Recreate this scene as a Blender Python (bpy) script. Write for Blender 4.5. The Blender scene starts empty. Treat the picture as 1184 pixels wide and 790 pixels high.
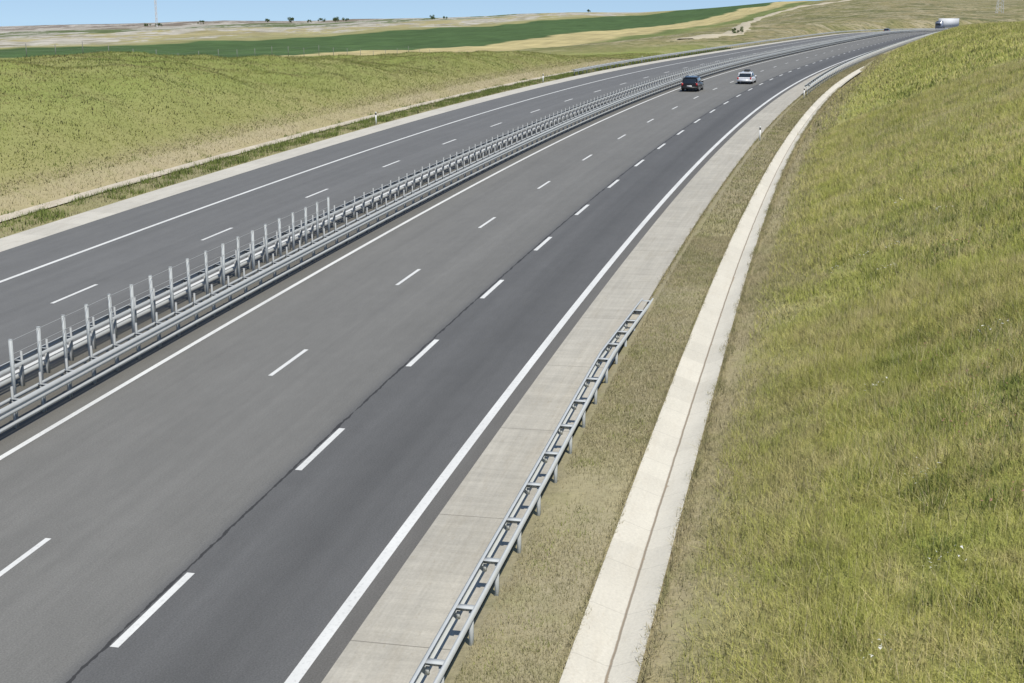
import bpy, bmesh, math, random
import numpy as np
from mathutils import Vector, Matrix
rng=np.random.default_rng(7); random.seed(7)
scene=bpy.context.scene
col=scene.collection
G=0.0437; HC=11.78
# ---------------------------------------------------------------- road alignment
DS=0.5
S=np.arange(-120,4600,DS)
kk=np.where(S<180,0.00054+0.0000014*np.maximum(S,0),0.00015)
kk=np.where(S>430,0.0030,kk); kk=np.where(S>640,0.0,kk); kk=np.where(S<0,0.00054,kk)
kk=np.convolve(np.pad(kk,40,mode='edge'),np.ones(81)/81,'valid')
i0=int(120/DS)
TH=np.cumsum(kk)*DS; TH=TH-TH[i0]+math.radians(11.95)
CX=np.cumsum(np.sin(TH))*DS; CX-=CX[i0]
CY=np.cumsum(np.cos(TH))*DS; CY-=CY[i0]
ZL=np.where(S<200,-0.735e-4*S*S,-2.94-0.0325*(S-200)); ZL=np.where(S<0,0,ZL)
ZR=ZL+G*CY
ZR=np.convolve(np.pad(ZR,40,mode='edge'),np.ones(81)/81,'valid')
def cen(s): return np.interp(s,S,CX),np.interp(s,S,CY),np.interp(s,S,TH)
def zroad(s): return np.interp(s,S,ZR)
def xy(s,d):
    x,y,t=cen(s); return x+d*np.cos(t), y-d*np.sin(t)
def sst(a,b,x):
    t=np.clip((x-a)/(b-a),0,1); return t*t*(3-2*t)
def wav(x,y):
    return (np.sin(x*.31+1.3*np.sin(y*.17))+np.sin(y*.27+2+1.1*np.sin(x*.23))+np.sin((x+y)*.71)*.5+np.sin((x-y)*1.13+1)*.35)/2.85
def regional(x,y):
    r=np.hypot(x,y); t=x/np.maximum(y,1.0); t=np.where(y<1,-0.8,t)
    A=np.interp(t,[-.8,-.5,-.38,-.25,-.12,.03,.14,.2,.3,.38,.8],[1,1,1.5,5,10,16,21,28,30,27,20])
    r1=np.interp(t,[.08,.22],[1700,1250])
    A=A+1.1*np.sin(t*23+1)+.7*np.sin(t*51)
    z=2.5+np.clip((r-430)/(r1-430),0,1)**.9*sst(430,600,r)*A-sst(1900,4500,r)*22
    return z+sst(300,800,r)*(1.0*np.sin(x*.011+y*.004)*np.sin(y*.009)+1.5*sst(.1,.2,t)*wav(x*.12,y*.1))
def toe(s): return -1.9-2.2*sst(165,215,s)
def gz(s,d):
    s=np.asarray(s,float); d=np.asarray(d,float); s,d=np.broadcast_arrays(s,d)
    x,y=xy(s,d); zr=zroad(s); R=regional(x,y)
    prof=np.interp(d,[-40.1,-39.8,-39.3,-38.8,-38.6,-36.3,-36.2,-5.55,-5.5,-3.6,-3.5,-2.6,-2.2,-1.9],
                     [0,-.03,-.4,-.06,-.02,-.02,-.08,-.08,-.03,-.02,-.06,-.38,-.05,0])
    NL=np.interp(s,[-120,0,50,90,150,190,230,300,360,430,550,800,1500],[10.8,10.3,9.7,8.9,7.2,6.3,4.9,4.5,7.3,10.0,12.5,14,18])
    NR=np.interp(s,[-120,0,125,200,260,320,400,600,900,1500],[11.2,11.2,11.5,11.4,11.2,11.1,11.2,11.4,11.5,16])
    wl=np.where(s<260,sst(60,300-100*sst(60,150,s),-d),sst(55,200-70*sst(260,330,s),-d)); wr=sst(40,300,d)
    NL=NL*(1-wl)+R*wl; NR=NR*(1-wr)+R*wr
    NL=NL+.55*wav(x*.25,y*.25)+.5*wav(x*.09+4,y*.11); NR=NR+.3*wav(x*.3,y*.3)
    def sclip(diff,h,p=5):
        h=np.maximum(h,1e-6); q=np.abs(diff)/h
        return diff/(1+q**p)**(1/p)
    zl=zr+sclip(NL-zr,(-40.1-d)*.5,3.)
    tt=toe(s); zrr=zr+sclip(NR-zr,(d-tt)*.42,4.)
    z=np.where(d<-40.1,zl,np.where(d>tt,zrr,zr+prof))
    bump=(.13*wav(x*2.1,y*1.9)+.06*wav(x*5+3,y*4.4))*(sst(-40.2,-44,d)+sst(-1.9,2,d))+.55*wav(x*.8+7,y*.7)*sst(-42,-48,d)*sst(-90,-60,d)
    return z+bump
def G3(s,d,dz=0):
    x,y=xy(s,d); return np.stack([x,y,gz(s,d)+dz],-1)
def P3(s,d,dz=0):
    s=np.asarray(s,float); x,y=xy(s,d); return np.stack([x,y,zroad(s)+dz],-1)
def inv(x,y):
    q=(CX-x)**2+(CY-y)**2; i=int(q.argmin())
    return S[i],(x-CX[i])*math.cos(TH[i])-(y-CY[i])*math.sin(TH[i])
# ---------------------------------------------------------------- materials
class NT:
    def __init__(s,name):
        s.m=bpy.data.materials.new(name); s.m.use_nodes=True; s.t=s.m.node_tree
        s.b=s.t.nodes['Principled BSDF']; s.out=s.t.nodes['Material Output']
    def n(s,typ,ins=None,**pr):
        nd=s.t.nodes.new(typ)
        for k,v in pr.items(): setattr(nd,k,v)
        if ins:
            for k,v in ins.items(): s.set(nd,k,v)
        return nd
    def set(s,nd,k,v):
        sock=nd.inputs[k]
        if isinstance(v,bpy.types.NodeSocket): s.t.links.new(v,sock)
        else: sock.default_value=v
    def math(s,op,a,b=0.0,c=None,clamp=False):
        nd=s.n('ShaderNodeMath',operation=op,use_clamp=clamp); s.set(nd,0,a); s.set(nd,1,b)
        if c is not None: s.set(nd,2,c)
        return nd.outputs[0]
    def noise(s,vec,scale,detail=4,rough=.55,dist=0):
        nd=s.n('ShaderNodeTexNoise',{'Scale':scale,'Detail':detail,'Roughness':rough,'Distortion':dist})
        if vec is not None: s.set(nd,'Vector',vec)
        return nd.outputs['Fac']
    def mr(s,v,a,b,c=0.,d=1.,smooth=False):
        nd=s.n('ShaderNodeMapRange',{'Value':v,'From Min':a,'From Max':b,'To Min':c,'To Max':d})
        if smooth: nd.interpolation_type='SMOOTHSTEP'
        return nd.outputs[0]
    def mix(s,f,a,b,blend='MIX'):
        nd=s.n('ShaderNodeMix',data_type='RGBA',blend_type=blend); 
        s.set(nd,0,f)
        for k,v in ((6,a),(7,b)):
            if isinstance(v,tuple) and len(v)==3: v=(*v,1)
            s.set(nd,k,v)
        return nd.outputs[2]
    def ramp(s,f,stops,interp='LINEAR'):
        nd=s.n('ShaderNodeValToRGB'); s.set(nd,0,f); cr=nd.color_ramp; cr.interpolation=interp
        while len(cr.elements)<len(stops): cr.elements.new(.5)
        for e,(p,c) in zip(cr.elements,stops): e.position=p
        for e,(p,c) in zip(cr.elements,stops): e.position=p; e.color=(*c,1)
        return nd.outputs[0]
    def sep(s,v):
        nd=s.n('ShaderNodeSeparateXYZ',{0:v}); return nd.outputs
    def comb(s,x,y,z=0.):
        nd=s.n('ShaderNodeCombineXYZ',{0:x,1:y,2:z}); return nd.outputs[0]
    def bump(s,h,strength=.3,dist=.02):
        nd=s.n('ShaderNodeBump',{'Height':h,'Strength':strength,'Distance':dist}); s.set(s.b,'Normal',nd.outputs[0])
def simple(name,c,rough=.6,metal=0.,var=.12,scale=8.):
    m=NT(name); o=m.n('ShaderNodeTexCoord').outputs['Object']
    f=m.noise(o,scale,5)
    m.set(m.b,'Base Color',m.mix(f,tuple(x*(1-var) for x in c),tuple(min(1,x*(1+var)) for x in c)))
    m.b.inputs['Roughness'].default_value=rough; m.b.inputs['Metallic'].default_value=metal
    return m.m
def scale_c(c,k): return tuple(x*k for x in c)
def asphalt():
    m=NT('asphalt'); uv=m.n('ShaderNodeTexCoord').outputs['UV']; sx=m.sep(uv); s,d=sx[0],sx[1]
    p=m.mr(d,-40,0)
    def P(x): return (x+40)/40
    warm=(.162,.159,.147); dark=(.104,.104,.102); left=(.138,.138,.134)
    c=m.ramp(p,[(0,left),(P(-27.2),left),(P(-26.8),scale_c(left,1.06)),(P(-23.4),(.13,.13,.125)),(P(-23.0),(.11,.107,.098)),(P(-22.2),(.12,.113,.095)),(P(-20.3),(.12,.113,.097)),
                (P(-19.5),(.14,.136,.122)),(P(-18.9),warm),(P(-17.9),scale_c(warm,.96)),(P(-17.2),warm),(P(-15.4),scale_c(warm,.98)),(P(-14.0),scale_c(warm,1.02)),(P(-12.7),scale_c(warm,.95)),(P(-12.1),scale_c(warm,.94)),(P(-11.7),scale_c(dark,1.08)),(P(-11.3),dark),(P(-10.7),scale_c(dark,1.06)),(P(-9.6),scale_c(dark,.88)),(P(-8.2),scale_c(dark,1.05)),(P(-7.9),(.125,.12,.11)),(1,(.125,.12,.11))])
    st=m.noise(m.comb(m.math('MULTIPLY',s,.03),m.math('MULTIPLY',d,1.6)),1.,5,.6)
    c=m.mix(.9,c,m.mr(st,.3,.7,.91,1.08),'MULTIPLY')
    bl=m.noise(m.comb(m.math('MULTIPLY',s,.25),m.math('MULTIPLY',d,.4)),1.,6,.65)
    c=m.mix(1.,c,m.mr(bl,.3,.7,.95,1.05),'MULTIPLY')
    md=m.noise(m.comb(m.math('MULTIPLY',s,1.2),m.math('MULTIPLY',d,3.)),1.,5,.7)
    c=m.mix(1.,c,m.mr(md,.3,.7,.95,1.05),'MULTIPLY')
    fine=m.noise(uv,26.,3,.8)
    c=m.mix(1.,c,m.mr(fine,.25,.75,.68,1.3),'MULTIPLY')
    w=m.math('ADD',m.math('MULTIPLY',m.math('SUBTRACT',m.noise(m.comb(m.math('MULTIPLY',s,1.3),0.,3.),1.,5,.7),.5),.18),11.76)
    dd=m.math('ABSOLUTE',m.math('ADD',d,w))
    wd=m.mr(m.noise(m.comb(m.math('MULTIPLY',s,.8),5.),1.,4,.7),.33,.66,.0,.06)
    seam=m.math('LESS_THAN',dd,wd)
    halo=m.mr(dd,.0,.22,.25,0.)
    c=m.mix(halo,c,(.06,.06,.062))
    c=m.mix(m.math('MULTIPLY',seam,.85),c,(.028,.028,.028))
    m.set(m.b,'Base Color',c); m.b.inputs['Roughness'].default_value=.8
    m.b.inputs['Specular IOR Level'].default_value=.3
    m.bump(m.noise(uv,35.,3,.7),.25,.01)
    return m.m
def concrete(name,base,joint=5.9,stain=.25,dirt=(.25,.21,.15),flow=None,jw=.7,wide=.10,streak=0.):
    m=NT(name); uv=m.n('ShaderNodeTexCoord').outputs['UV']; sx=m.sep(uv); s,d=sx[0],sx[1]
    c=m.mix(m.noise(m.comb(m.math('MULTIPLY',s,.5),m.math('MULTIPLY',d,1.2)),1.,6,.65),scale_c(base,.82),scale_c(base,1.15))
    slab=m.n('ShaderNodeTexWhiteNoise',{'W':m.math('FLOOR',m.math('DIVIDE',s,joint))},noise_dimensions='1D').outputs['Value']
    c=m.mix(1.,c,m.mr(slab,0,1,.94,1.04),'MULTIPLY')
    if streak:
        k=m.noise(m.comb(m.math('MULTIPLY',s,3.2),m.math('MULTIPLY',d,.5)),1.,5,.7); c=m.mix(streak,c,m.mr(k,.3,.7,.84,1.12),'MULTIPLY')
        k=m.noise(m.comb(m.math('MULTIPLY',s,.12),m.math('MULTIPLY',d,6.)),1.,5,.7); c=m.mix(streak,c,m.mr(k,.3,.7,.86,1.1),'MULTIPLY')
    big=m.mr(m.noise(m.comb(m.math('MULTIPLY',s,.35),m.math('MULTIPLY',d,2.2)),1.,7,.7),.5,.72,0.,stain*2,)
    c=m.mix(big,c,dirt)
    sm=m.mr(m.noise(m.comb(m.math('MULTIPLY',s,1.8),m.math('MULTIPLY',d,4.)),1.,6,.75),.58,.68,0.,stain*2.2,)
    c=m.mix(sm,c,dirt)
    c=m.mix(1.,c,m.mr(m.noise(uv,16.,4,.7),.2,.8,.84,1.13),'MULTIPLY')
    if flow is not None:
        wob=m.math('MULTIPLY',m.math('SUBTRACT',m.noise(m.comb(m.math('MULTIPLY',s,.9),9.),1.,5,.7),.5),.06)
        fd=m.math('SUBTRACT',m.math('ADD',d,wob),flow); fa=m.math('ABSOLUTE',fd)
        c=m.mix(m.mr(fa,.015,.035,.8,0.),c,(.16,.125,.085))  # dark crease along the flow line: dirt line with inner shade painted into the colour
        fw=m.mr(m.noise(m.comb(m.math('MULTIPLY',s,.28),2.),1.,6,.75),.54,.72,.0,wide*3)
        deb=m.math('MULTIPLY',m.math('GREATER_THAN',fd,-.02),m.math('LESS_THAN',fd,fw))
        c=m.mix(m.math('MULTIPLY',deb,.6),c,m.mix(m.noise(uv,9.,4,.7),(.20,.145,.09),(.38,.31,.21)))
    fr=m.math('FRACT',m.math('DIVIDE',s,joint)); 
    j=m.math('LESS_THAN',m.math('ABSOLUTE',m.math('SUBTRACT',fr,.5)),.012/joint*1.2)
    c=m.mix(m.math('MULTIPLY',j,jw),c,(.12,.11,.09))
    m.set(m.b,'Base Color',c); m.b.inputs['Roughness'].default_value=.85
    m.bump(m.noise(uv,25.,4,.7),.3,.01)
    return m.m
def paint():
    m=NT('road_paint'); uv=m.n('ShaderNodeTexCoord').outputs['UV']
    sx=m.sep(uv)
    f=m.noise(uv,9.,6,.75)
    c=m.mix(m.mr(f,.52,.78,0,.7),(.66,.66,.63),(.30,.30,.29))
    g=m.noise(m.comb(m.math('MULTIPLY',sx[0],.3),sx[1]),1.,4)
    c=m.mix(1.,c,m.mr(g,.3,.7,.86,1.05),'MULTIPLY')
    m.set(m.b,'Base Color',c); m.b.inputs['Roughness'].default_value=.6
    return m.m
def ground_mat():
    m=NT('ground_cover'); at=m.n('ShaderNodeAttribute',attribute_name='sdu').outputs['Vector']; sx=m.sep(at); s,d,u=sx[0],sx[1],sx[2]
    o=m.n('ShaderNodeTexCoord').outputs['Object']
    n1=m.noise(o,.5,5,.65); n2=m.noise(o,.09,5,.6); n3=m.noise(o,5.,4,.7); n4=m.noise(o,.02,4,.6)
    d2=m.math('ADD',d,m.math('MULTIPLY',m.math('SUBTRACT',n1,.5),2.2))
    def P(x): return (x+75)/110
    ol=(.225,.245,.078); tan=(.36,.31,.195); gr=(.30,.31,.09); dry=(.31,.275,.175)
    c=m.ramp(m.mr(d2,-75,35),[(0,ol),(P(-56),(.21,.24,.068)),(P(-48),(.215,.24,.075)),(P(-43.0),(.24,.24,.09)),(P(-41.8),(.29,.26,.135)),(P(-40.9),tan),(P(-39.9),(.35,.295,.175)),(P(-38.6),(.26,.24,.13)),(P(-36.3),(.24,.225,.12)),
       (P(-6),dry),(P(-3.7),dry),(P(-1.9),(.35,.30,.18)),(P(-1.1),(.33,.30,.15)),(P(.8),gr),(P(20),(.29,.30,.09)),(1,(.28,.27,.095))])
    c=m.mix(m.mr(n2,.44,.65,0,.45),c,(.31,.28,.13))
    c=m.mix(m.mr(n1,.54,.78,0,.35),c,(.19,.22,.06))
    u2=m.math('ADD',u,m.math('MULTIPLY',m.math('SUBTRACT',n4,.5),24.))
    def U(x): return (x+700)/800
    green=(.066,.110,.039); och=(.43,.365,.18); st=(.34,.295,.155); ol2=(.22,.225,.08)
    f=m.ramp(m.mr(u2,-700,100),[(0,(.17,.14,.12)),(U(-520),(.21,.18,.135)),(U(-500),(.12,.145,.065)),(U(-310),(.11,.14,.055)),(U(-300),(.30,.27,.13)),(U(-220),st),(U(-160),(.29,.27,.13)),(U(-136),(.26,.25,.11)),
       (U(-132),green),(U(-9),green),(U(-6),och),(U(26),scale_c(och,.94)),(U(30),(.14,.17,.06)),(U(44),(.15,.175,.06)),(U(50),ol2),(1,ol2)])
    row=m.noise(m.comb(m.math('MULTIPLY',u,.35),m.math('MULTIPLY',s,.01)),1.,4,.6)
    f=m.mix(1.,f,m.mr(row,.3,.7,.82,1.16),'MULTIPLY')
    f=m.mix(1.,f,m.mr(n2,.3,.7,.78,1.22),'MULTIPLY')
    f=m.mix(1.,f,m.mr(n4,.3,.7,.88,1.12),'MULTIPLY')
    rk=m.noise(m.n('ShaderNodeVectorMath',{0:o,1:(.022,.006,0.)},operation='MULTIPLY').outputs[0],1.,5,.7)
    rock=m.math('MULTIPLY',m.mr(rk,.48,.51,0,1),m.mr(u,-150,-175,0,1)); f=m.mix(m.math('MULTIPLY',rock,.85),f,m.mix(m.mr(n2,.38,.58),(.23,.21,.155),(.50,.47,.42)))
    far=m.mr(m.math('ADD',d,m.math('MULTIPLY',m.math('SUBTRACT',n2,.5),16.)),-72,-66,1,0)
    c=m.mix(far,c,f)
    hs=m.mr(m.math('ADD',u,m.math('MULTIPLY',m.math('SUBTRACT',n2,.5),30.)),45,60,0,1)
    hill=m.ramp(n4,[(.3,(.30,.25,.14)),(.45,(.20,.19,.082)),(.6,(.29,.24,.135)),(.7,(.16,.16,.065))])
    n7=m.noise(o,.045,6,.75)
    hill=m.mix(m.mr(n7,.48,.56,0,.85),hill,(.10,.11,.045))
    hill=m.mix(m.mr(n2,.50,.58,0,.8),hill,(.36,.31,.20))
    hill=m.mix(m.mr(n1,.50,.60,0,.75),hill,(.08,.09,.038))
    c=m.mix(m.math('MULTIPLY',hs,m.mr(s,290,350,0,1)),c,hill)
    c=m.mix(1.,c,m.mr(n3,.25,.75,.82,1.17),'MULTIPLY')
    m.set(m.b,'Base Color',c); m.b.inputs['Roughness'].default_value=.95; m.b.inputs['Specular IOR Level'].default_value=.1
    m.bump(m.math('ADD',n3,m.math('MULTIPLY',n1,2.)),.5,.06)
    return m.m
def grass_mat(name,stops,patch,patchf=.6,trans=.25,ps=.25,up=.85,straw=None,micro=(.75,1.24),strawf=.75):
    m=NT(name); o=m.n('ShaderNodeTexCoord').outputs['Object']; ge=m.n('ShaderNodeNewGeometry')
    r=ge.outputs['Random Per Island']
    c=m.ramp(r,stops)
    n=m.noise(o,ps,6,.7)
    c=m.mix(m.mr(n,.46,.60,0,patchf),c,patch)
    if straw:
        n5=m.noise(m.n('ShaderNodeVectorMath',{0:o,1:(31.,7.,3.)},operation='ADD').outputs[0],ps*1.9,6,.7)
        c=m.mix(m.mr(n5,.48,.62,0,strawf),c,straw)
    n2=m.noise(o,.06,3,.6); c=m.mix(1.,c,m.mr(n2,.3,.7,.88,1.12),'MULTIPLY')
    n6=m.noise(o,1.6,4,.7); c=m.mix(1.,c,m.mr(n6,.3,.7,*micro),'MULTIPLY')
    m.set(m.b,'Base Color',c); m.b.inputs['Roughness'].default_value=.7; m.b.inputs['Specular IOR Level'].default_value=.12
    v1=m.n('ShaderNodeVectorMath',{0:ge.outputs['Normal']},operation='SCALE'); v1.inputs['Scale'].default_value=1-up
    v2=m.n('ShaderNodeVectorMath',{0:v1.outputs[0],1:(0,0,up)},operation='ADD'); v3=m.n('ShaderNodeVectorMath',{0:v2.outputs[0]},operation='NORMALIZE')
    m.set(m.b,'Normal',v3.outputs[0])
    tr=m.n('ShaderNodeBsdfTranslucent',{'Color':c}); mx=m.n('ShaderNodeMixShader',{0:trans,1:m.b.outputs[0],2:tr.outputs[0]})
    m.t.links.new(mx.outputs[0],m.out.inputs[0])
    return m.m
M_as=asphalt(); M_con=concrete('concrete_shoulder',(.41,.385,.325),5.9,.2,(.29,.255,.19),streak=.8); M_conL=concrete('concrete_gutter',(.50,.475,.41),3.,.15,jw=.3)
M_ditch=concrete('ditch_concrete',(.585,.55,.46),2.0,.14,(.44,.385,.29),flow=-2.80,jw=.2,wide=.10); M_ditchd=concrete('dirty_concrete',(.48,.43,.34),2.0,.4,(.32,.26,.17),flow=-39.3,jw=.2)
M_paint=paint(); M_gr=ground_mat()
def steel(name,c,rough=.75):
    m=NT(name); o=m.n('ShaderNodeTexCoord').outputs['Object']
    c1=m.mix(m.noise(o,2.5,6,.7),scale_c(c,.82),scale_c(c,1.1))
    m.set(m.b,'Base Color',c1); m.b.inputs['Metallic'].default_value=.0; m.b.inputs['Roughness'].default_value=rough; m.b.inputs['Specular IOR Level'].default_value=.25
    return m.m
M_st=steel('galvanised_steel',(.40,.415,.41)); M_st2=steel('weathered_steel',(.37,.38,.375)); M_st3=steel('bright_steel',(.48,.50,.495)); M_st4=steel('pale_steel',(.52,.54,.54)); M_st5=steel('dull_wire',(.20,.20,.18))
# ---------------------------------------------------------------- mesh helpers
def meta(o,label,cat,kind=None,group=None):
    o['label']=label; o['category']=cat
    if kind: o['kind']=kind
    if group: o['group']=group
    return o
def link(o): col.objects.link(o); return o
def mesh_np(name,V,F,mat,uv=None,smooth=False):
    me=bpy.data.meshes.new(name); V=np.asarray(V,np.float32); F=np.asarray(F,np.int32); k=F.shape[1]
    me.vertices.add(len(V)); me.vertices.foreach_set('co',V.ravel())
    me.loops.add(F.size); me.loops.foreach_set('vertex_index',F.ravel())
    me.polygons.add(len(F)); me.polygons.foreach_set('loop_start',np.arange(0,F.size,k,dtype=np.int32))
    try: me.polygons.foreach_set('loop_total',np.full(len(F),k,np.int32))
    except Exception: pass
    if smooth: me.polygons.foreach_set('use_smooth',np.ones(len(F),bool))
    me.update(calc_edges=True)
    if uv is not None:
        l=me.uv_layers.new(name='UVMap'); l.data.foreach_set('uv',np.asarray(uv,np.float32)[F.ravel()].ravel())
    if mat: me.materials.append(mat)
    return me
def grid_faces(ns,nd):
    i=np.arange(ns-1)[:,None]*nd+np.arange(nd-1)[None,:]
    return np.stack([i,i+1,i+nd+1,i+nd],-1).reshape(-1,4)[:, ::-1]
def strip(name,s0,s1,step,ds,zs,mat,warp=None):
    n=max(2,int(math.ceil((s1-s0)/step))+1); ss=np.linspace(s0,s1,n); ds=np.array(ds,float); zs=np.array(zs,float)
    SS,DD=np.meshgrid(ss,ds,indexing='ij'); DW=warp(SS,DD) if warp else DD
    V=P3(SS,DW,zs[None,:]).reshape(-1,3)
    uv=np.stack([SS.ravel(),DD.ravel()],-1)
    return link(bpy.data.objects.new(name,mesh_np(name,V,grid_faces(n,len(ds)),mat,uv)))
# ---------------------------------------------------------------- terrain
ss=np.concatenate([np.arange(-60,260,1.),np.arange(260,720,5.),np.arange(720,1500,20.),np.arange(1500,4501,100.)])
dl=-np.concatenate([np.arange(41,66,1.),np.arange(66,120,3.),np.arange(120,300,7.),np.geomspace(300,4000,46)])[::-1]
dm=np.array([-40.1,-39.8,-39.3,-38.8,-38.6,-37.3,-36.3,-36.2,-28,-20,-12,-5.55,-5.5,-4.8,-4.1,-3.6,-3.5,-2.9,-2.6,-2.2,-1.9])
dr=np.concatenate([np.arange(-1.4,30,.7),np.arange(30,100,6.),np.geomspace(100,280,10)])
dd=np.concatenate([dl,dm,dr])
SS,DD=np.meshgrid(ss,dd,indexing='ij'); V=G3(SS,DD).reshape(-1,3)
me=mesh_np('ground',V,grid_faces(len(ss),len(dd)),M_gr,smooth=True)
a18=math.radians(18); U=(V[:,0]-46)*math.cos(a18)-(V[:,1]-660)*math.sin(a18)
at=me.attributes.new('sdu','FLOAT_VECTOR','POINT'); at.data.foreach_set('vector',np.stack([SS.ravel(),DD.ravel(),U],-1).astype(np.float32).ravel())
g=link(bpy.data.objects.new('ground',me)); meta(g,'grassy cut slopes and farm fields beside the motorway','ground','structure')
# ---------------------------------------------------------------- road
r=strip('road',-60,900,2.,[-34.4,-30,-26,-22,-18,-14,-11,-7.5],[0]*8,M_as); meta(r,'grey asphalt motorway with two carriageways','road','structure')
r=strip('road_shoulder',-60,900,2.,[-7.5,-6.5,-5.55],[.003,.01,.02],M_con); meta(r,'pale concrete shoulder strip with joints','shoulder','structure')
r=strip('road_shoulder',-60,900,2.,[-36.2,-35.2,-34.4],[.02,.01,.003],M_conL); meta(r,'pale concrete gutter strip beside the carriageway','shoulder','structure')
dw=lambda s,d: -3.52+(d+3.52)*(1-.26*sst(30,100,s))-.06*sst(30,60,s)
r=strip('ditch',-60,212,2.,[-3.52,-3.44,-2.88,-2.74,-2.30,-2.23],[.02,.02,-.17,-.17,.0,.02],M_ditch,dw); meta(r,'pale concrete lined drainage ditch below the slope','ditch','structure')
r=strip('ditch',-60,260,2.,[-39.8,-39.3,-38.75],[.03,-.2,.02],M_ditchd); meta(r,'narrow dirty concrete drainage channel below the bank','ditch','structure')
def line(d,w,s0=-60,s1=900):
    o=strip('road_marking',s0,s1,2.,[d-w/2,d+w/2],[.006,.006],M_paint); return meta(o,'solid white painted edge line on asphalt','road marking','structure')
line(-8.0,.24); line(-19.25,.18); line(-30.9,.2); line(-23.15,.18)
def dashes(d,w,starts,L=3.1):
    Vs=[];Fs=[];uvs=[];k=0
    for a in starts:
        for t in np.linspace(0,L,4):
            for q in (-w/2,w/2):
                Vs.append(P3(a+t,d+q,.006)); uvs.append((a+t,d+q))
        for j in range(3): b=k+2*j; Fs.append((b,b+2,b+3,b+1)[::-1])
        k+=8
    o=link(bpy.data.objects.new('road_marking',mesh_np('road_marking',np.array(Vs),Fs,M_paint,uvs)))
    meta(o,'broken white painted lane line on asphalt','road marking','structure')
dashes(-11.60,.17,19.55+8.9*np.arange(-6,90)); dashes(-15.37,.14,np.concatenate([20.7-12.08*np.arange(0,6),35.6+12.08*np.arange(0,70)]),2.9); dashes(-26.9,.15,42.4+12.*np.arange(-8,68))
# ---------------------------------------------------------------- guard rails
def sweep(name,prof,s0,s1,step,d0,off,mat,zd=None,closed=False,ddf=None):
    n=max(2,int(math.ceil((s1-s0)/step))+1); s=np.linspace(s0,s1,n); pr=np.array(prof,float)
    if closed: pr=np.vstack([pr,pr[:1]])
    Vv=[]
    for a in s:
        dz=zd(a) if zd else 0; dq=ddf(a) if ddf else 0
        Vv.append(P3(np.full(len(pr),a),d0+dq+pr[:,0],pr[:,1]+dz))
    V=np.concatenate(Vv)-np.array(off)
    return link(bpy.data.objects.new(name,mesh_np(name,V,grid_faces(n,len(pr)),mat)))
def boxes(name,bl,mat):
    Vs=[];Fs=[]
    q=np.array([[x,y,z] for x in(-.5,.5) for y in(-.5,.5) for z in(-.5,.5)])
    f=np.array([[0,1,3,2],[4,6,7,5],[0,4,5,1],[2,3,7,6],[0,2,6,4],[1,5,7,3]])
    for i,(c,sz,rz) in enumerate(bl):
        v=q*np.array(sz); ca,sa=math.cos(rz),math.sin(rz)
        v=np.stack([v[:,0]*ca-v[:,1]*sa,v[:,0]*sa+v[:,1]*ca,v[:,2]],-1)+np.array(c)
        Vs.append(v);Fs.append(f+8*i)
    return mesh_np(name,np.concatenate(Vs),np.concatenate(Fs),mat)
def wprof(f,z0,z1):
    h=z1-z0; p=[(-.04,.995),(.01,1),(.02,.98),(.055,.84),(.06,.75),(.055,.66),(.02,.54),(.015,.5),(.02,.46),(.055,.34),(.06,.25),(.055,.16),(.02,.02),(0,0)]
    return [(f*a,z0+h*b) for a,b in p[::-1]]
def boxprof(a,b,z0,z1): return [(a,z0),(a,z1),(b,z1),(b,z0)]
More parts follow.
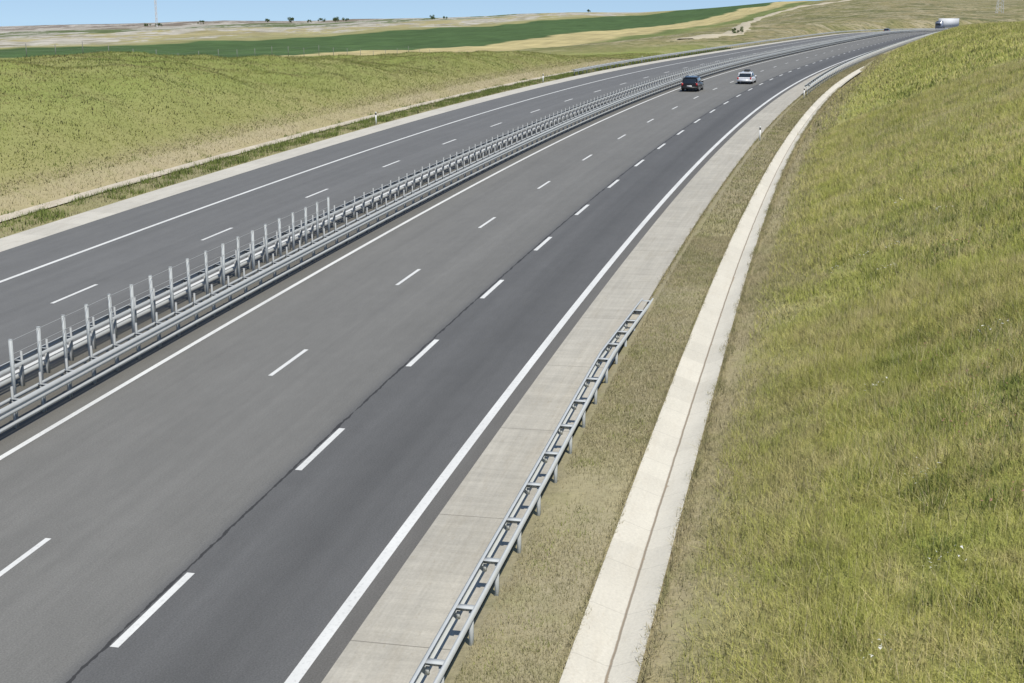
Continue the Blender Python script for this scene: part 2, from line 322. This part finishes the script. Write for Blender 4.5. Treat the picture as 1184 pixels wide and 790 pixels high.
def guardrail(d,f,s0,s1,lower,label,group,maxpart=98,endramp=False,h=.78,post=2.0,tall=0.,rear=.42,mats=None,rw=.06,rh=.09,back=False):
    mb,mp=mats or (M_st,M_st2)
    e=link(bpy.data.objects.new('guardrail',None)); e.empty_display_size=.5; base=P3(s0,d); e.location=base
    meta(e,label,'guardrail',group=group)
    zd=(lambda a: -max(0,(a-(s1-10))/10)*.72) if endramp else None
    ddf=(lambda a: -.20*max(0,(a-(s1-20))/20)**1.2) if endramp else None
    parts=[]
    o=sweep('rail_beam',wprof(f,h-.28,h),s0,s1,1.,d,base,mb,zd,False,ddf); parts.append(o)
    o=sweep('rear_rail',boxprof(-f*(rear+rw),-f*rear,h-.01-rh,h-.01),s0,s1,1.,d,base,mb,zd,True,ddf); parts.append(o)
    if lower:
        o=sweep('lower_rail',boxprof(-f*.04,f*.04,.23,.31),s0,s1,2.,d,base,mb,None,True); parts.append(o)
    ph=(h-.08); px=(rear-.02) if back else .24
    sw=.17 if back else .10
    bl=[((-f*px,0,ph/2-.15),(.012,.09,ph+.3),0),((-f*(px-.035),.04,ph/2-.15),(.06,.012,ph+.3),0),((-f*(px-.035),-.04,ph/2-.15),(.06,.012,ph+.3),0),
        ((-f*(rear/2+.0),0,h-.022),(rear+.04,sw,.012),0),((-f*rear/2,sw/2-.01,h-.08),(rear,.012,.12),0),((-f*.05,0,h-.20),(.06,.05,.14),0)]
    if tall: bl+=[((-f*.26,0,h/2+tall/2),(.04,.07,h+tall),0)]
    pm=boxes('post',bl,mp)
    pos=np.arange(s0+.6,s1-.3,post); rest=[]
    for i,a in enumerate(pos):
        dz=zd(a) if zd else 0; dq=ddf(a) if ddf else 0
        p=P3(a,d+dq); t=float(cen(a)[2])
        if i<maxpart:
            o=link(bpy.data.objects.new('post',pm)); o.location=p-base+np.array([0,0,dz]); o.rotation_euler=(0,0,-t); parts.append(o)
        else: rest.append((p-base,t))
    if rest:
        vs=np.array([v.co[:] for v in pm.vertices]); fs=np.array([pl.vertices[:] for pl in pm.polygons])
        Vv=[];Fv=[]
        for k,(p,t) in enumerate(rest):
            c,s_=math.cos(-t),math.sin(-t)
            Vv.append(np.stack([vs[:,0]*c-vs[:,1]*s_,vs[:,0]*s_+vs[:,1]*c,vs[:,2]],-1)+p); Fv.append(fs+len(vs)*k)
        o=link(bpy.data.objects.new('post',mesh_np('posts',np.concatenate(Vv),np.concatenate(Fv),mp))); o['kind']='stuff'; parts.append(o)
    for o in parts: o.parent=e
    return e
guardrail(-5.62,-1,6.4,47.6,False,'galvanised double guardrail on the concrete shoulder edge','steel guardrails',endramp=True,h=.72,rear=.34,mats=(M_st3,M_st3),rw=.05,rh=.12,back=True)
guardrail(-19.95,1,8,640,True,'long galvanised median guardrail facing the near carriageway','steel guardrails',h=.82,post=1.33,tall=.32,rear=.32)
guardrail(-22.35,-1,14,640,True,'long galvanised median guardrail facing the far carriageway','steel guardrails',h=.80,post=1.33,tall=.26,rear=.32)
guardrail(-5.2,-1,138,620,False,'galvanised guardrail along the outer shoulder at the bend','steel guardrails',mats=(M_st4,M_st3),h=1.05,rh=.1)
guardrail(-36.3,1,165,640,False,'galvanised guardrail along the far carriageway gutter','steel guardrails')
# tall median posts with wires
e=link(bpy.data.objects.new('median_fence',None)); base=P3(32,-21.05); e.location=base
meta(e,'row of tall galvanised posts with thin wires between median guardrails','fence')
pm=boxes('post',[((0,.02,.98),(.10,.010,2.05),0),((.045,0,.98),(.010,.05,2.05),0),((-.045,0,.98),(.010,.05,2.05),0),((0,0,2.02),(.11,.06,.012),0)],M_st3)
for a in np.arange(31.2,55.3,1.33):
    o=link(bpy.data.objects.new('post',pm)); o.location=P3(a,-21.05)-base; o.rotation_euler=(random.uniform(-.015,.015),random.uniform(-.02,.02),-float(cen(a)[2])+math.pi); o.parent=e
for z in (1.98,1.6,1.2):
    o=sweep('wire',[(-.006,z),(0,z+.012),(.006,z)],31.2,54.9,1.33,-20.99,base,M_st2,None,True); o.parent=e
# boundary fence on the bank top
e=link(bpy.data.objects.new('boundary_fence',None)); base=G3(60,-67); e.location=base
meta(e,'thin grey wire boundary fence along the bank top','fence')
pm=boxes('post',[((0,0,.55),(.05,.05,1.3),0)],M_st5); fs_=np.arange(60,255,4.)
for a in fs_:
    o=link(bpy.data.objects.new('post',pm)); o.location=G3(a,-67)-base; o.parent=e
for z in (.6,1.1):
    Vv=[]
    for a in fs_:
        p=G3(a,-67)-base; Vv+= [p+np.array([0,-.005,z]),p+np.array([0,.005,z+.008])]
    k=len(fs_); F=[(2*i,2*i+2,2*i+3,2*i+1) for i in range(k-1)]
    o=link(bpy.data.objects.new('wire',mesh_np('wire',np.array(Vv),F,M_st5))); o.parent=e
# ---------------------------------------------------------------- delineator posts
M_w=simple('white_plastic',(.75,.75,.73),.5); M_k=simple('black_plastic',(.03,.03,.03),.5)
dm1=boxes('post_body',[((0,0,.42),(.10,.06,.9),0),((0,0,.98),(.10,.055,.1),0)],M_w); dm2=boxes('reflector_band',[((0,0,.88),(.106,.066,.16),0)],M_k)
for (a,d) in [(97,-5.3),(135,-5.0),(102,-36.45),(152,-36.45),(202,-36.5),(252,-36.6)]:
    e=link(bpy.data.objects.new('delineator_post',None)); e.location=G3(a,d); meta(e,'white plastic delineator post with black band on the verge','road post',group='delineator posts')
    for nm,mm in (('post_body',dm1),('reflector_band',dm2)):
        o=link(bpy.data.objects.new(nm,mm)); o.parent=e; o.rotation_euler=(0,0,-float(cen(a)[2]))
# ---------------------------------------------------------------- vehicles (local: +y forward)
def carpaint(name,c):
    m=NT(name); m.b.inputs['Base Color'].default_value=(*c,1); m.b.inputs['Roughness'].default_value=.3; m.b.inputs['Coat Weight'].default_value=.6; m.b.inputs['Metallic'].default_value=.1
    o=m.n('ShaderNodeTexCoord').outputs['Object']; f=m.noise(o,3.,4); m.set(m.b,'Base Color',m.mix(f,scale_c(c,.9),scale_c(c,1.08))); return m.m
M_gl=carpaint('tinted_glass',(.02,.025,.03)); M_gl.node_tree.nodes['Principled BSDF'].inputs['Roughness'].default_value=.08
M_ty=simple('tyre_rubber',(.02,.02,.02),.9); M_rim=simple('alloy_rim',(.45,.45,.46),.35,.6); M_tl=simple('tail_light_red',(.45,.02,.02),.3)
def loft(name,secs,mat,bev=.05):
    bm=bmesh.new(); rings=[]
    for (y,wb,wt,z0,z1) in secs:
        zm=z0+(z1-z0)*.45
        rings.append([bm.verts.new(p) for p in((-wb*.94,y,z0),(-wb,y,z0+.1*(z1-z0)),(-wb,y,zm),(-wt,y,z1-.06),(-wt*.93,y,z1),(wt*.93,y,z1),(wt,y,z1-.06),(wb,y,zm),(wb,y,z0+.1*(z1-z0)),(wb*.94,y,z0))])
    for a,b in zip(rings[:-1],rings[1:]):
        n=len(a)
        for i in range(n): bm.faces.new((a[i],a[(i+1)%n],b[(i+1)%n],b[i]))
    bm.faces.new(rings[0][::-1]); bm.faces.new(rings[-1])
    bmesh.ops.recalc_face_normals(bm,faces=bm.faces)
    me=bpy.data.meshes.new(name); bm.to_mesh(me); bm.free(); me.materials.append(mat)
    for p in me.polygons: p.use_smooth=True
    try: me.set_sharp_from_angle(angle=math.radians(35))
    except Exception: pass
    return me
def wheel_mesh(name,r,w,mat,seg=24):
    bm=bmesh.new(); bmesh.ops.create_cone(bm,cap_ends=True,segments=seg,radius1=r,radius2=r,depth=w,matrix=Matrix.Rotation(math.pi/2,4,'Y'))
    bmesh.ops.bevel(bm,geom=[e for e in bm.edges if len(e.link_faces)==2 and any(len(f.verts)>4 for f in e.link_faces)],offset=.025,segments=2,affect='EDGES')
    me=bpy.data.meshes.new(name); bm.to_mesh(me); bm.free(); me.materials.append(mat); return me
def add(e,name,me,loc=(0,0,0),par=None):
    o=link(bpy.data.objects.new(name,me)); o.parent=par or e; o.location=loc; return o
def car(name,s,d,c,L,Wd,Hh,cab0,cab1,label,cat,rack=None):
    e=link(bpy.data.objects.new(name,None)); e.location=P3(s,d); e.rotation_euler=(math.atan(.02),0,-float(cen(s)[2]))
    meta(e,label,cat); mp=carpaint(name+'_paint',c); hw=Wd/2; belt=Hh*.58
    add(e,'body',loft('body',[(-L/2,hw*.86,hw*.80,.38,belt*.92),(-L/2+.12,hw*.97,hw*.93,.28,belt),(-L/2+.9,hw,hw*.95,.24,belt+.02),(0,hw,hw*.95,.22,belt),(L/2-1.5,hw,hw*.94,.24,belt-.02),(L/2-1.0,hw*.99,hw*.9,.25,belt-.06),(L/2-.25,hw*.93,hw*.8,.28,belt-.2),(L/2,hw*.8,hw*.65,.35,belt-.32)],mp))
    add(e,'windows',loft('windows',[(cab0-.02,hw*.86,hw*.80,belt-.05,belt+.02),(cab0+.30,hw*.88,hw*.74,belt-.05,Hh-.09),(cab1-.95,hw*.88,hw*.74,belt-.05,Hh-.07),(cab1,hw*.86,hw*.8,belt-.05,belt)],M_gl))
    add(e,'roof',loft('roof',[(cab0+.22,hw*.75,hw*.70,Hh-.14,Hh-.05),(cab0+.6,hw*.77,hw*.72,Hh-.13,Hh),(0.1,hw*.77,hw*.72,Hh-.12,Hh+.01),(cab1-.95,hw*.75,hw*.70,Hh-.13,Hh-.04)],mp))
    for sx in(-1,1):
        add(e,'pillar',boxes('pillar',[((sx*hw*.80,cab0+.16,(belt+Hh)/2-.03),(.07,.16,Hh-belt),0)],mp))
        add(e,'tail_light',boxes('tail_light',[((sx*hw*.82,-L/2+.03,belt-.12),(.16,.12,.26),0)],M_tl))
        add(e,'mirror',boxes('mirror',[((sx*(hw+.08),cab1-1.0,belt+.06),(.2,.1,.14),0)],mp))
    add(e,'bumper',boxes('bumper',[((0,-L/2+.02,.42),(Wd*.9,.16,.2),0)],mp if c[0]>.3 else M_k))
    add(e,'number_plate',boxes('number_plate',[((0,-L/2-.01,belt-.3),(.52,.06,.12),0)],M_w))
    tw=wheel_mesh('tyre',.34,.22,M_ty); rw=wheel_mesh('rim',.22,.23,M_rim)
    for sx in(-1,1):
        for y in(-L/2+.85,L/2-.9):
            w=link(bpy.data.objects.new('wheel',None)); w.parent=e; w.location=(sx*(hw-.12),y,.34)
            add(e,'tyre',tw,par=w); add(e,'rim',rw,par=w)
    if rack: 
        for sx in(-1,1): add(e,'roof_rail',boxes('roof_rail',[((sx*hw*.66,-.2,Hh+.04),(.04,1.7,.04),0)],M_k))
        if rack=='bag': add(e,'roof_luggage',loft('roof_luggage',[(-.6,.28,.24,Hh+.05,Hh+.18),(-.45,.32,.28,Hh+.05,Hh+.24),(.4,.32,.28,Hh+.05,Hh+.24),(.7,.26,.22,Hh+.05,Hh+.14)],M_k))
    return e
car('suv',143,-17.3,(.012,.012,.016),4.2,1.84,1.52,-1.95,1.15,'black sport utility vehicle driving away in the inner lane','car','rail')
car('car',156,-13.4,(.75,.76,.78),4.3,1.74,1.30,-1.75,1.0,'white estate car with luggage on its roof','car','bag')
def find(r,d,a,b):
    st=np.arange(a,b,1.); tx,ty=xy(st,d); return float(st[np.abs(tx/ty-r).argmin()])
sC=find(.2736,-26,250,640); sT=find(.3150,-28.8,300,700)
car('car',sC,-26,(.06,.07,.09),4.2,1.7,1.42,-2.0,1.0,'small grey car rounding the distant bend','car')
M_tw=simple('white_tarpaulin',(.60,.61,.62),.8); M_tg=simple('grey_trim',(.16,.17,.18),.6); M_tb=carpaint('grey_blue_cab',(.20,.22,.27))
e=link(bpy.data.objects.new('truck',None)); e.location=P3(sT,-28.8); e.rotation_euler=(0,0,-float(cen(sT)[2])+math.pi-.1); meta(e,'white box truck with grey cab driving round the bend','truck')
add(e,'cargo_box',boxes('cargo_box',[((0,-2.9,2.85),(2.5,11.4,3.2),0)],M_tw)); add(e,'chassis',boxes('chassis',[((0,-1,1.0),(1.2,12,.3),0)],M_k))
add(e,'side_skirt',boxes('side_skirt',[((0,-2.9,1.0),(2.4,10.,.35),0)],M_tg)); add(e,'rear_frame',boxes('rear_frame',[((0,-8.62,2.85),(2.54,.06,3.24),0)],M_tg))
add(e,'cab',boxes('cab',[((0,4.2,1.85),(2.4,1.9,2.5),0),((0,4.0,3.25),(2.2,1.3,.5),0)],M_tb)); add(e,'windshield',boxes('windshield',[((0,5.16,2.3),(2.1,.06,.8),0)],M_gl))
tw=wheel_mesh('tyre',.5,.3,M_ty)
for sx in(-1,1):
    for y in(-6.7,-5.4,2.2,4.3): add(e,'wheel',tw,(sx*1.05,y,.5))
# ---------------------------------------------------------------- grass
def blades(name,pts,Lm,Wm,mat,label,lean=.45,mod=0.):
    n=len(pts); a=rng.uniform(0,2*np.pi,n); L=Lm*rng.uniform(.5,1.35,n); w=Wm*rng.uniform(.6,1.4,n)
    if mod: L=L*np.maximum(.3,1+mod*wav(pts[:,0]*5.1,pts[:,1]*4.7)+mod*.7*wav(pts[:,0]*1.5,pts[:,1]*1.3))
    dx=np.stack([np.cos(a),np.sin(a),np.zeros(n)],-1)*w[:,None]/2
    b=rng.uniform(0,2*np.pi,n); ln=np.abs(rng.normal(0,lean,n))
    tip=pts+np.stack([np.cos(b)*ln*L,np.sin(b)*ln*L,L/np.sqrt(1+ln**2)],-1)
    p0=pts-dx; p1=pts+dx; p0[:,2]-=.02; p1[:,2]-=.02
    V=np.stack([p0,p1,tip],1).reshape(-1,3); F=np.arange(3*n).reshape(-1,3)
    o=link(bpy.data.objects.new(name,mesh_np(name,V,F,mat))); return meta(o,label,'grass','stuff')
def scatter(n,s0,s1,d0,d1,thr=0.,sb=0.,fade=None,ft=True):
    s=rng.uniform(s0,s1,n); d=rng.uniform(d0,d1,n)
    if thr:
        x,y=xy(s,d); k=(wav(x*thr,y*thr)+rng.normal(0,.35,n))>sb; s=s[k]; d=d[k]
    if fade:
        k=rng.uniform(0,1,len(d))<np.clip((d-fade[0])/(fade[1]-fade[0]),0,1); s=s[k]; d=d[k]
    return G3(s,d)
def clumps(nc,per,s0,s1,d0,d1,r,rag=None):
    s=rng.uniform(s0,s1,nc).repeat(per)+rng.normal(0,r,nc*per); d=rng.uniform(d0,d1,nc).repeat(per)+rng.normal(0,r,nc*per)
    k=(d>(rag or d0))&(d<d1); return G3(s[k],d[k])
yg=[(0,(.35,.375,.09)),(.3,(.43,.44,.12)),(.6,(.50,.49,.15)),(.85,(.58,.54,.21)),(1,(.67,.60,.33))]
MG1=grass_mat('tall_grass',yg,(.35,.40,.085),.65,straw=(.62,.54,.28),ps=.3,micro=(.78,1.22),strawf=.75,up=.9)
MG2=grass_mat('dry_grass',[(0,(.30,.27,.13)),(.4,(.40,.35,.20)),(1,(.50,.44,.28))],(.24,.25,.10),.6,.2,.6)
MG3=grass_mat('green_weeds',[(0,(.22,.27,.06)),(.6,(.29,.34,.08)),(1,(.38,.41,.12))],(.25,.30,.07),.4,up=.9)
MG5=grass_mat('dark_weeds',[(0,(.13,.18,.045)),(.6,(.18,.23,.06)),(1,(.26,.30,.085))],(.16,.21,.055),.4)
MG4=grass_mat('slope_grass',[(0,(.235,.265,.08)),(.4,(.265,.29,.088)),(.8,(.30,.31,.105)),(1,(.34,.335,.13))],(.20,.255,.07),.8,.25,.14,up=.98,straw=(.38,.34,.165),micro=(.94,1.06),strawf=.7)
blades('grass',scatter(350000,14,42,-1.6,14,fade=(-2.1,.8)),.29,.0115,MG1,'tall yellow-green grass on the near cut slope',.9,.42)
blades('grass',scatter(280000,42,100,-1.6,19,fade=(-2.1,.6)),.29,.024,MG1,'tall yellow-green grass on the cut slope',.9,.42)
blades('grass',scatter(110000,100,340,-3.,26,fade=(-3,1)),.32,.07,MG1,'yellow-green grass farther along the cut slope',.8,.35)
blades('grass',clumps(420,90,14,60,.6,16,.26),.28,.018,MG3,'darker green weed clumps in the slope grass',.8)
blades('grass',clumps(50,420,14,80,2.,17,.9),.29,.022,MG3,'broad patches of green weeds in the slope grass',.8)
blades('grass',clumps(60,130,17,36,2.2,8.5,.22),.26,.025,MG5,'dark leafy weeds standing in the slope grass',.9)
blades('grass',clumps(80,120,34,110,2,15,.28),.28,.03,MG5,'dark leafy weed clumps farther up the slope',.9)
blades('grass',clumps(400,60,60,240,2,18,.8),.32,.05,MG3,'darker green weed clumps on the far slope',.8)
MGs=grass_mat('straw_stalks',[(0,(.50,.45,.25)),(1,(.68,.62,.42))],(.52,.47,.25),.3)
blades('grass',clumps(620,100,14,100,.2,17,.9),.44,.009,MGs,'pale straw seed stalks standing above the grass',.5)
MGf=grass_mat('white_flower',[(0,(.75,.75,.72)),(1,(.8,.8,.76))],(.75,.75,.7),.1)
MGp=grass_mat('pink_flower',[(0,(.38,.16,.14)),(1,(.50,.26,.22))],(.45,.2,.2),.3)
def flowers(name,nc,per,s0,s1,d0,d1,r,size,h,mat,label):
    P=clumps(nc,per,s0,s1,d0,d1,r); n=len(P); P[:,2]+=h*rng.uniform(.6,1.1,n)
    q=rng.normal(0,1,(n,2,3))*size; q[:,:,2]*=.4
    V=np.stack([P-q[:,0],P+q[:,1],P+q[:,0]-q[:,1]*.5],1).reshape(-1,3)
    o=link(bpy.data.objects.new(name,mesh_np(name,V,np.arange(3*n).reshape(-1,3),mat))); meta(o,label,'flowers','stuff')
flowers('flowers',20,20,18,60,-.5,10,.18,.02,.32,MGf,'small white wildflower heads in the grass')
flowers('flowers',80,30,18,75,3,16,.5,.018,.34,MGp,'dull pink seed heads scattered in the grass')
blades('grass',scatter(100000,14,60,-5.3,-3.5,thr=1.1,sb=-.35),.09,.012,MG2,'short dry grass between shoulder and ditch')
blades('grass',scatter(50000,60,250,-5.2,-3.5),.13,.03,MG2,'short dry grass along the verge')
blades('grass',clumps(160,60,14,120,-5.2,-3.7,.22),.10,.014,MG3,'small green tufts in the dry verge',.9)
blades('grass',scatter(76000,14,60,-2.15,.8,thr=1.3,sb=-.3),.15,.013,MG2,'dry grass along the ditch edge',.7)
blades('grass',scatter(36000,60,250,-2.6,-.4),.16,.03,MG2,'dry grass along the ditch edge',.7)
def edge(n,s0,s1,dc,r):
    s=rng.uniform(s0,s1,n); k=wav(s*4.1,s*0+dc*3)+.6*wav(s*11,s*0); dc2=dw(s,np.full(n,dc)) if dc>-4 else dc
    d=dc2+rng.normal(0,r,n)*np.clip(.5+k,0,2); p=P3(s,d); p[:,2]+=.02; return p
blades('grass',edge(22000,14,150,-2.15,.07),.12,.015,MG2,'ragged dry grass creeping over the ditch edge',.9)
blades('grass',edge(18000,14,150,-3.57,.06),.08,.013,MG2,'ragged dry grass creeping over the ditch lip',.9)
blades('grass',edge(14000,48,150,-5.5,.08),.08,.014,MG2,'ragged grass creeping over the shoulder edge',.9)
blades('grass',clumps(800,55,30,280,-38.9,-36.4,.3),.26,.045,MG5,'green weeds beside the far gutter')
blades('grass',clumps(220,50,30,280,-39.9,-38.6,.3,rag=-40.3),.22,.045,MG5,'green weeds overgrowing the narrow drain')
blades('grass',scatter(30000,30,260,-38.6,-36.3),.12,.035,MG2,'sparse dry grass beside the far gutter')
blades('grass',scatter(340000,30,260,-66,-41.3),.14,.055,MG4,'soft meadow grass on the far cut slope',1.2)
blades('grass',clumps(60,240,30,260,-66,-43,4.),.16,.055,MG3,'greener weed clumps on the far cut slope',1.1)
blades('grass',scatter(26000,30,260,-42.2,-40.2),.13,.04,MG2,'straw grass at the foot of the bank')
# ---------------------------------------------------------------- trees and shrubs
M_bk=simple('bark',(.10,.08,.06),.9); M_lf=grass_mat('leaves',[(0,(.06,.09,.03)),(1,(.13,.18,.06))],(.09,.13,.04),.4,.3,up=.5)
M_lf2=grass_mat('shrub_leaves',[(0,(.12,.17,.04)),(1,(.22,.28,.08))],(.16,.21,.06),.4,.2,up=.5)
def tree(x,y,h,w,label,bush=False,leaf=None,grp='scattered trees on the ridge'):
    s,d=inv(x,y); z=float(gz(s,d)); e=link(bpy.data.objects.new('bush' if bush else 'tree',None)); e.location=(x,y,z-.02*h); meta(e,label,'bush' if bush else 'tree',group=grp)
    bm=bmesh.new(); 
    bmesh.ops.create_cone(bm,cap_ends=True,segments=8,radius1=.05*h*.6,radius2=.02*h*.5,depth=h*.55,matrix=Matrix.Translation((0,0,h*.27)))
    for k in range(4):
        a=k*1.7; bmesh.ops.create_cone(bm,cap_ends=False,segments=6,radius1=.015*h,radius2=.005*h,depth=h*.4,matrix=Matrix.Translation((math.cos(a)*w*.18,math.sin(a)*w*.18,h*.5))@Matrix.Rotation(a,4,'Z')@Matrix.Rotation(.6,4,'Y'))
    me=bpy.data.meshes.new('trunk'); bm.to_mesh(me); bm.free(); me.materials.append(M_bk); add(e,'trunk',me)
    nb=9; cs=np.stack([rng.uniform(-.36,.36,nb)*w,rng.uniform(-.36,.36,nb)*w,h*rng.uniform(.1 if bush else .3,.8,nb)],-1); rs=rng.uniform(.14,.26,nb)*min(w,h)
    n=1300; k=rng.integers(0,nb,n); v=rng.normal(0,1,(n,3)); v/=np.linalg.norm(v,axis=1)[:,None]; P=cs[k]+v*(rs[k]*rng.uniform(.4,1.25,n))[:,None]
    sz=.035*h; q=rng.normal(0,1,(n,2,3))*sz; V=np.stack([P-q[:,0],P+q[:,1],P+q[:,0]],1).reshape(-1,3)
    add(e,'crown',mesh_np('crown',V,np.arange(3*n).reshape(-1,3),leaf or M_lf))
for px,dist,h,w in [(310,1500,5,8),(337,1500,7,9),(358,1520,4,6),(372,1480,5,11),(388,1500,7,8),(400,1510,5,9),(500,1560,6,6),(515,1560,4,6),(183,1250,4,8),(170,1280,4,7),(960,1250,4,7),(680,1600,4,6),(232,1350,4,8)]:
    x=(px-592)/1590*dist; tree(x,dist,h,w,'small dark green tree standing on the ridge line')
for s_,d_,h,w in [(31,11.2,.5,.9),(36,13.5,.6,1.2),(52,10.5,.5,1.1),(64,15,.6,1.3)]:
    x,y=xy(s_,d_); tree(float(x),float(y),h,w,'low green shrub growing in the slope grass',True,M_lf2,'shrubs on the cut slope')
for x,y,h,w in [(63,382,2.2,3.6)]:
    tree(x,y,h,w,'dark bush beside the hillside track',True,None,'bushes on the hillside')
M_m=simple('mast_paint',(.6,.6,.6),.5)
def lattice(name,x,y,h,w0,w1,label,arms=False):
    s,d=inv(x,y); z=float(gz(s,d)); e=link(bpy.data.objects.new(name,None)); e.location=(x,y,z); meta(e,label,'mast' if not arms else 'pylon')
    bm=bmesh.new()
    def bar(p,q,r):
        p=Vector(p);q=Vector(q);v=q-p; bmesh.ops.create_cone(bm,cap_ends=True,segments=5,radius1=r,radius2=r,depth=v.length,matrix=Matrix.Translation((p+q)/2)@v.to_track_quat('Z','Y').to_matrix().to_4x4())
    n=12; r=.20 if not arms else .10
    def c(k,i): 
        w=w0+(w1-w0)*k/n; return ((w/2)*(1 if i in(0,1) else -1),(w/2)*(1 if i in(0,3) else -1),h*k/n)
    for k in range(n):
        for i in range(4): bar(c(k,i),c(k+1,i),r); bar(c(k,i),c(k+1,(i+1)%4),r*.6)
    me=bpy.data.meshes.new('tower_frame'); bm.to_mesh(me); bm.free(); me.materials.append(M_m); add(e,'tower_frame',me)
    if arms:
        bm=bmesh.new()
        for zz,l in((.7,7),(.82,5.5),(.94,4)):
            bar((-l,0,h*zz),(l,0,h*zz),.12); bar((-l,0,h*zz),(0,0,h*zz+1.5),.08); bar((l,0,h*zz),(0,0,h*zz+1.5),.08)
        me=bpy.data.meshes.new('cross_arm'); bm.to_mesh(me); bm.free(); me.materials.append(M_m); add(e,'cross_arm',me)
lattice('radio_mast',(181-592)/1590*1300,1300,60,1.4,1.2,'slender pale lattice mast rising above the fields')
lattice('power_pylon',(1155-592)/1590*760,760,24,3.2,1.0,'grey lattice power pylon on the far ridge',True)
# ---------------------------------------------------------------- path draped on terrain
def path(pts,w,mat,label):
    P=np.array(pts,float); t=np.arange(len(P)); tt=np.linspace(0,len(P)-1,400); X=np.interp(tt,t,P[:,0]); Y=np.interp(tt,t,P[:,1])
    k=np.ones(31)/31; X=np.convolve(np.pad(X,15,mode='edge'),k,'valid'); Y=np.convolve(np.pad(Y,15,mode='edge'),k,'valid')
    tx=np.gradient(X);ty=np.gradient(Y);l=np.hypot(tx,ty)+1e-6;nx=-ty/l;ny=tx/l; V=[];uv=[];L=np.cumsum(l)
    for i in range(len(X)):
        ww=w*(1+.2*math.sin(i*.31)+.1*math.sin(i*.83))
        for q,dz in((-1.6,-.4),(-.8,.35),(.8,.35),(1.6,-.4)):
            x=X[i]+nx[i]*q*ww/2;y=Y[i]+ny[i]*q*ww/2; s,d=inv(x,y); V.append((x,y,float(gz(s,d))+dz)); uv.append((L[i],q))
    o=link(bpy.data.objects.new('path',mesh_np('path',V,grid_faces(len(X),4)[:, ::-1],mat,uv,True))); meta(o,label,'dirt track','structure')
M_path=simple('dirt_track',(.42,.37,.265),.95,0,.25,.15)
path([(44,354),(54,366),(64,388),(74,440),(86,520),(104,620),(128,740),(153,843),(180,910),(215,970),(262,1060),(330,1180)],5.,M_path,'pale dirt track climbing the hillside')
# ---------------------------------------------------------------- light, sky, camera
w=bpy.data.worlds.new('World'); scene.world=w; w.use_nodes=True; nt=w.node_tree; bg=nt.nodes['Background']
el=math.radians(60); rot=math.radians(150)
sk=nt.nodes.new('ShaderNodeTexSky'); sk.sky_type='NISHITA'; sk.sun_disc=False; sk.sun_elevation=el; sk.sun_rotation=rot; sk.air_density=1.0; sk.dust_density=.0; sk.ozone_density=1.; sk.altitude=100
tc=nt.nodes.new('ShaderNodeTexCoord'); sp=nt.nodes.new('ShaderNodeSeparateXYZ'); cb=nt.nodes.new('ShaderNodeCombineXYZ')
m1=nt.nodes.new('ShaderNodeMath'); m1.operation='MAXIMUM'; m1.inputs[1].default_value=0; m2=nt.nodes.new('ShaderNodeMath'); m2.operation='ADD'; m2.inputs[1].default_value=.14
nt.links.new(tc.outputs['Generated'],sp.inputs[0]); nt.links.new(sp.outputs[0],cb.inputs[0]); nt.links.new(sp.outputs[1],cb.inputs[1]); nt.links.new(sp.outputs[2],m1.inputs[0]); nt.links.new(m1.outputs[0],m2.inputs[0]); nt.links.new(m2.outputs[0],cb.inputs[2]); nt.links.new(cb.outputs[0],sk.inputs[0])
nt.links.new(sk.outputs[0],bg.inputs[0]); bg.inputs[1].default_value=.13
sv=Vector((math.sin(rot)*math.cos(el),math.cos(rot)*math.cos(el),math.sin(el)))
ld=bpy.data.lights.new('sun','SUN'); ld.energy=4.75; ld.angle=math.radians(.5); ld.color=(1,.95,.86); lo=link(bpy.data.objects.new('sun',ld)); lo.rotation_euler=(-sv).to_track_quat('-Z','Y').to_euler(); lo.location=(0,0,60)
cd=bpy.data.cameras.new('camera'); cd.lens=36*1547/1184; cd.sensor_width=36; cd.clip_start=.5; cd.clip_end=12000
co=link(bpy.data.objects.new('camera',cd)); co.location=(0,-.515,HC); co.rotation_euler=(math.radians(90-13.505),0,0); scene.camera=co
scene.view_settings.view_transform='Standard'; scene.view_settings.look='None'; scene.view_settings.exposure=0
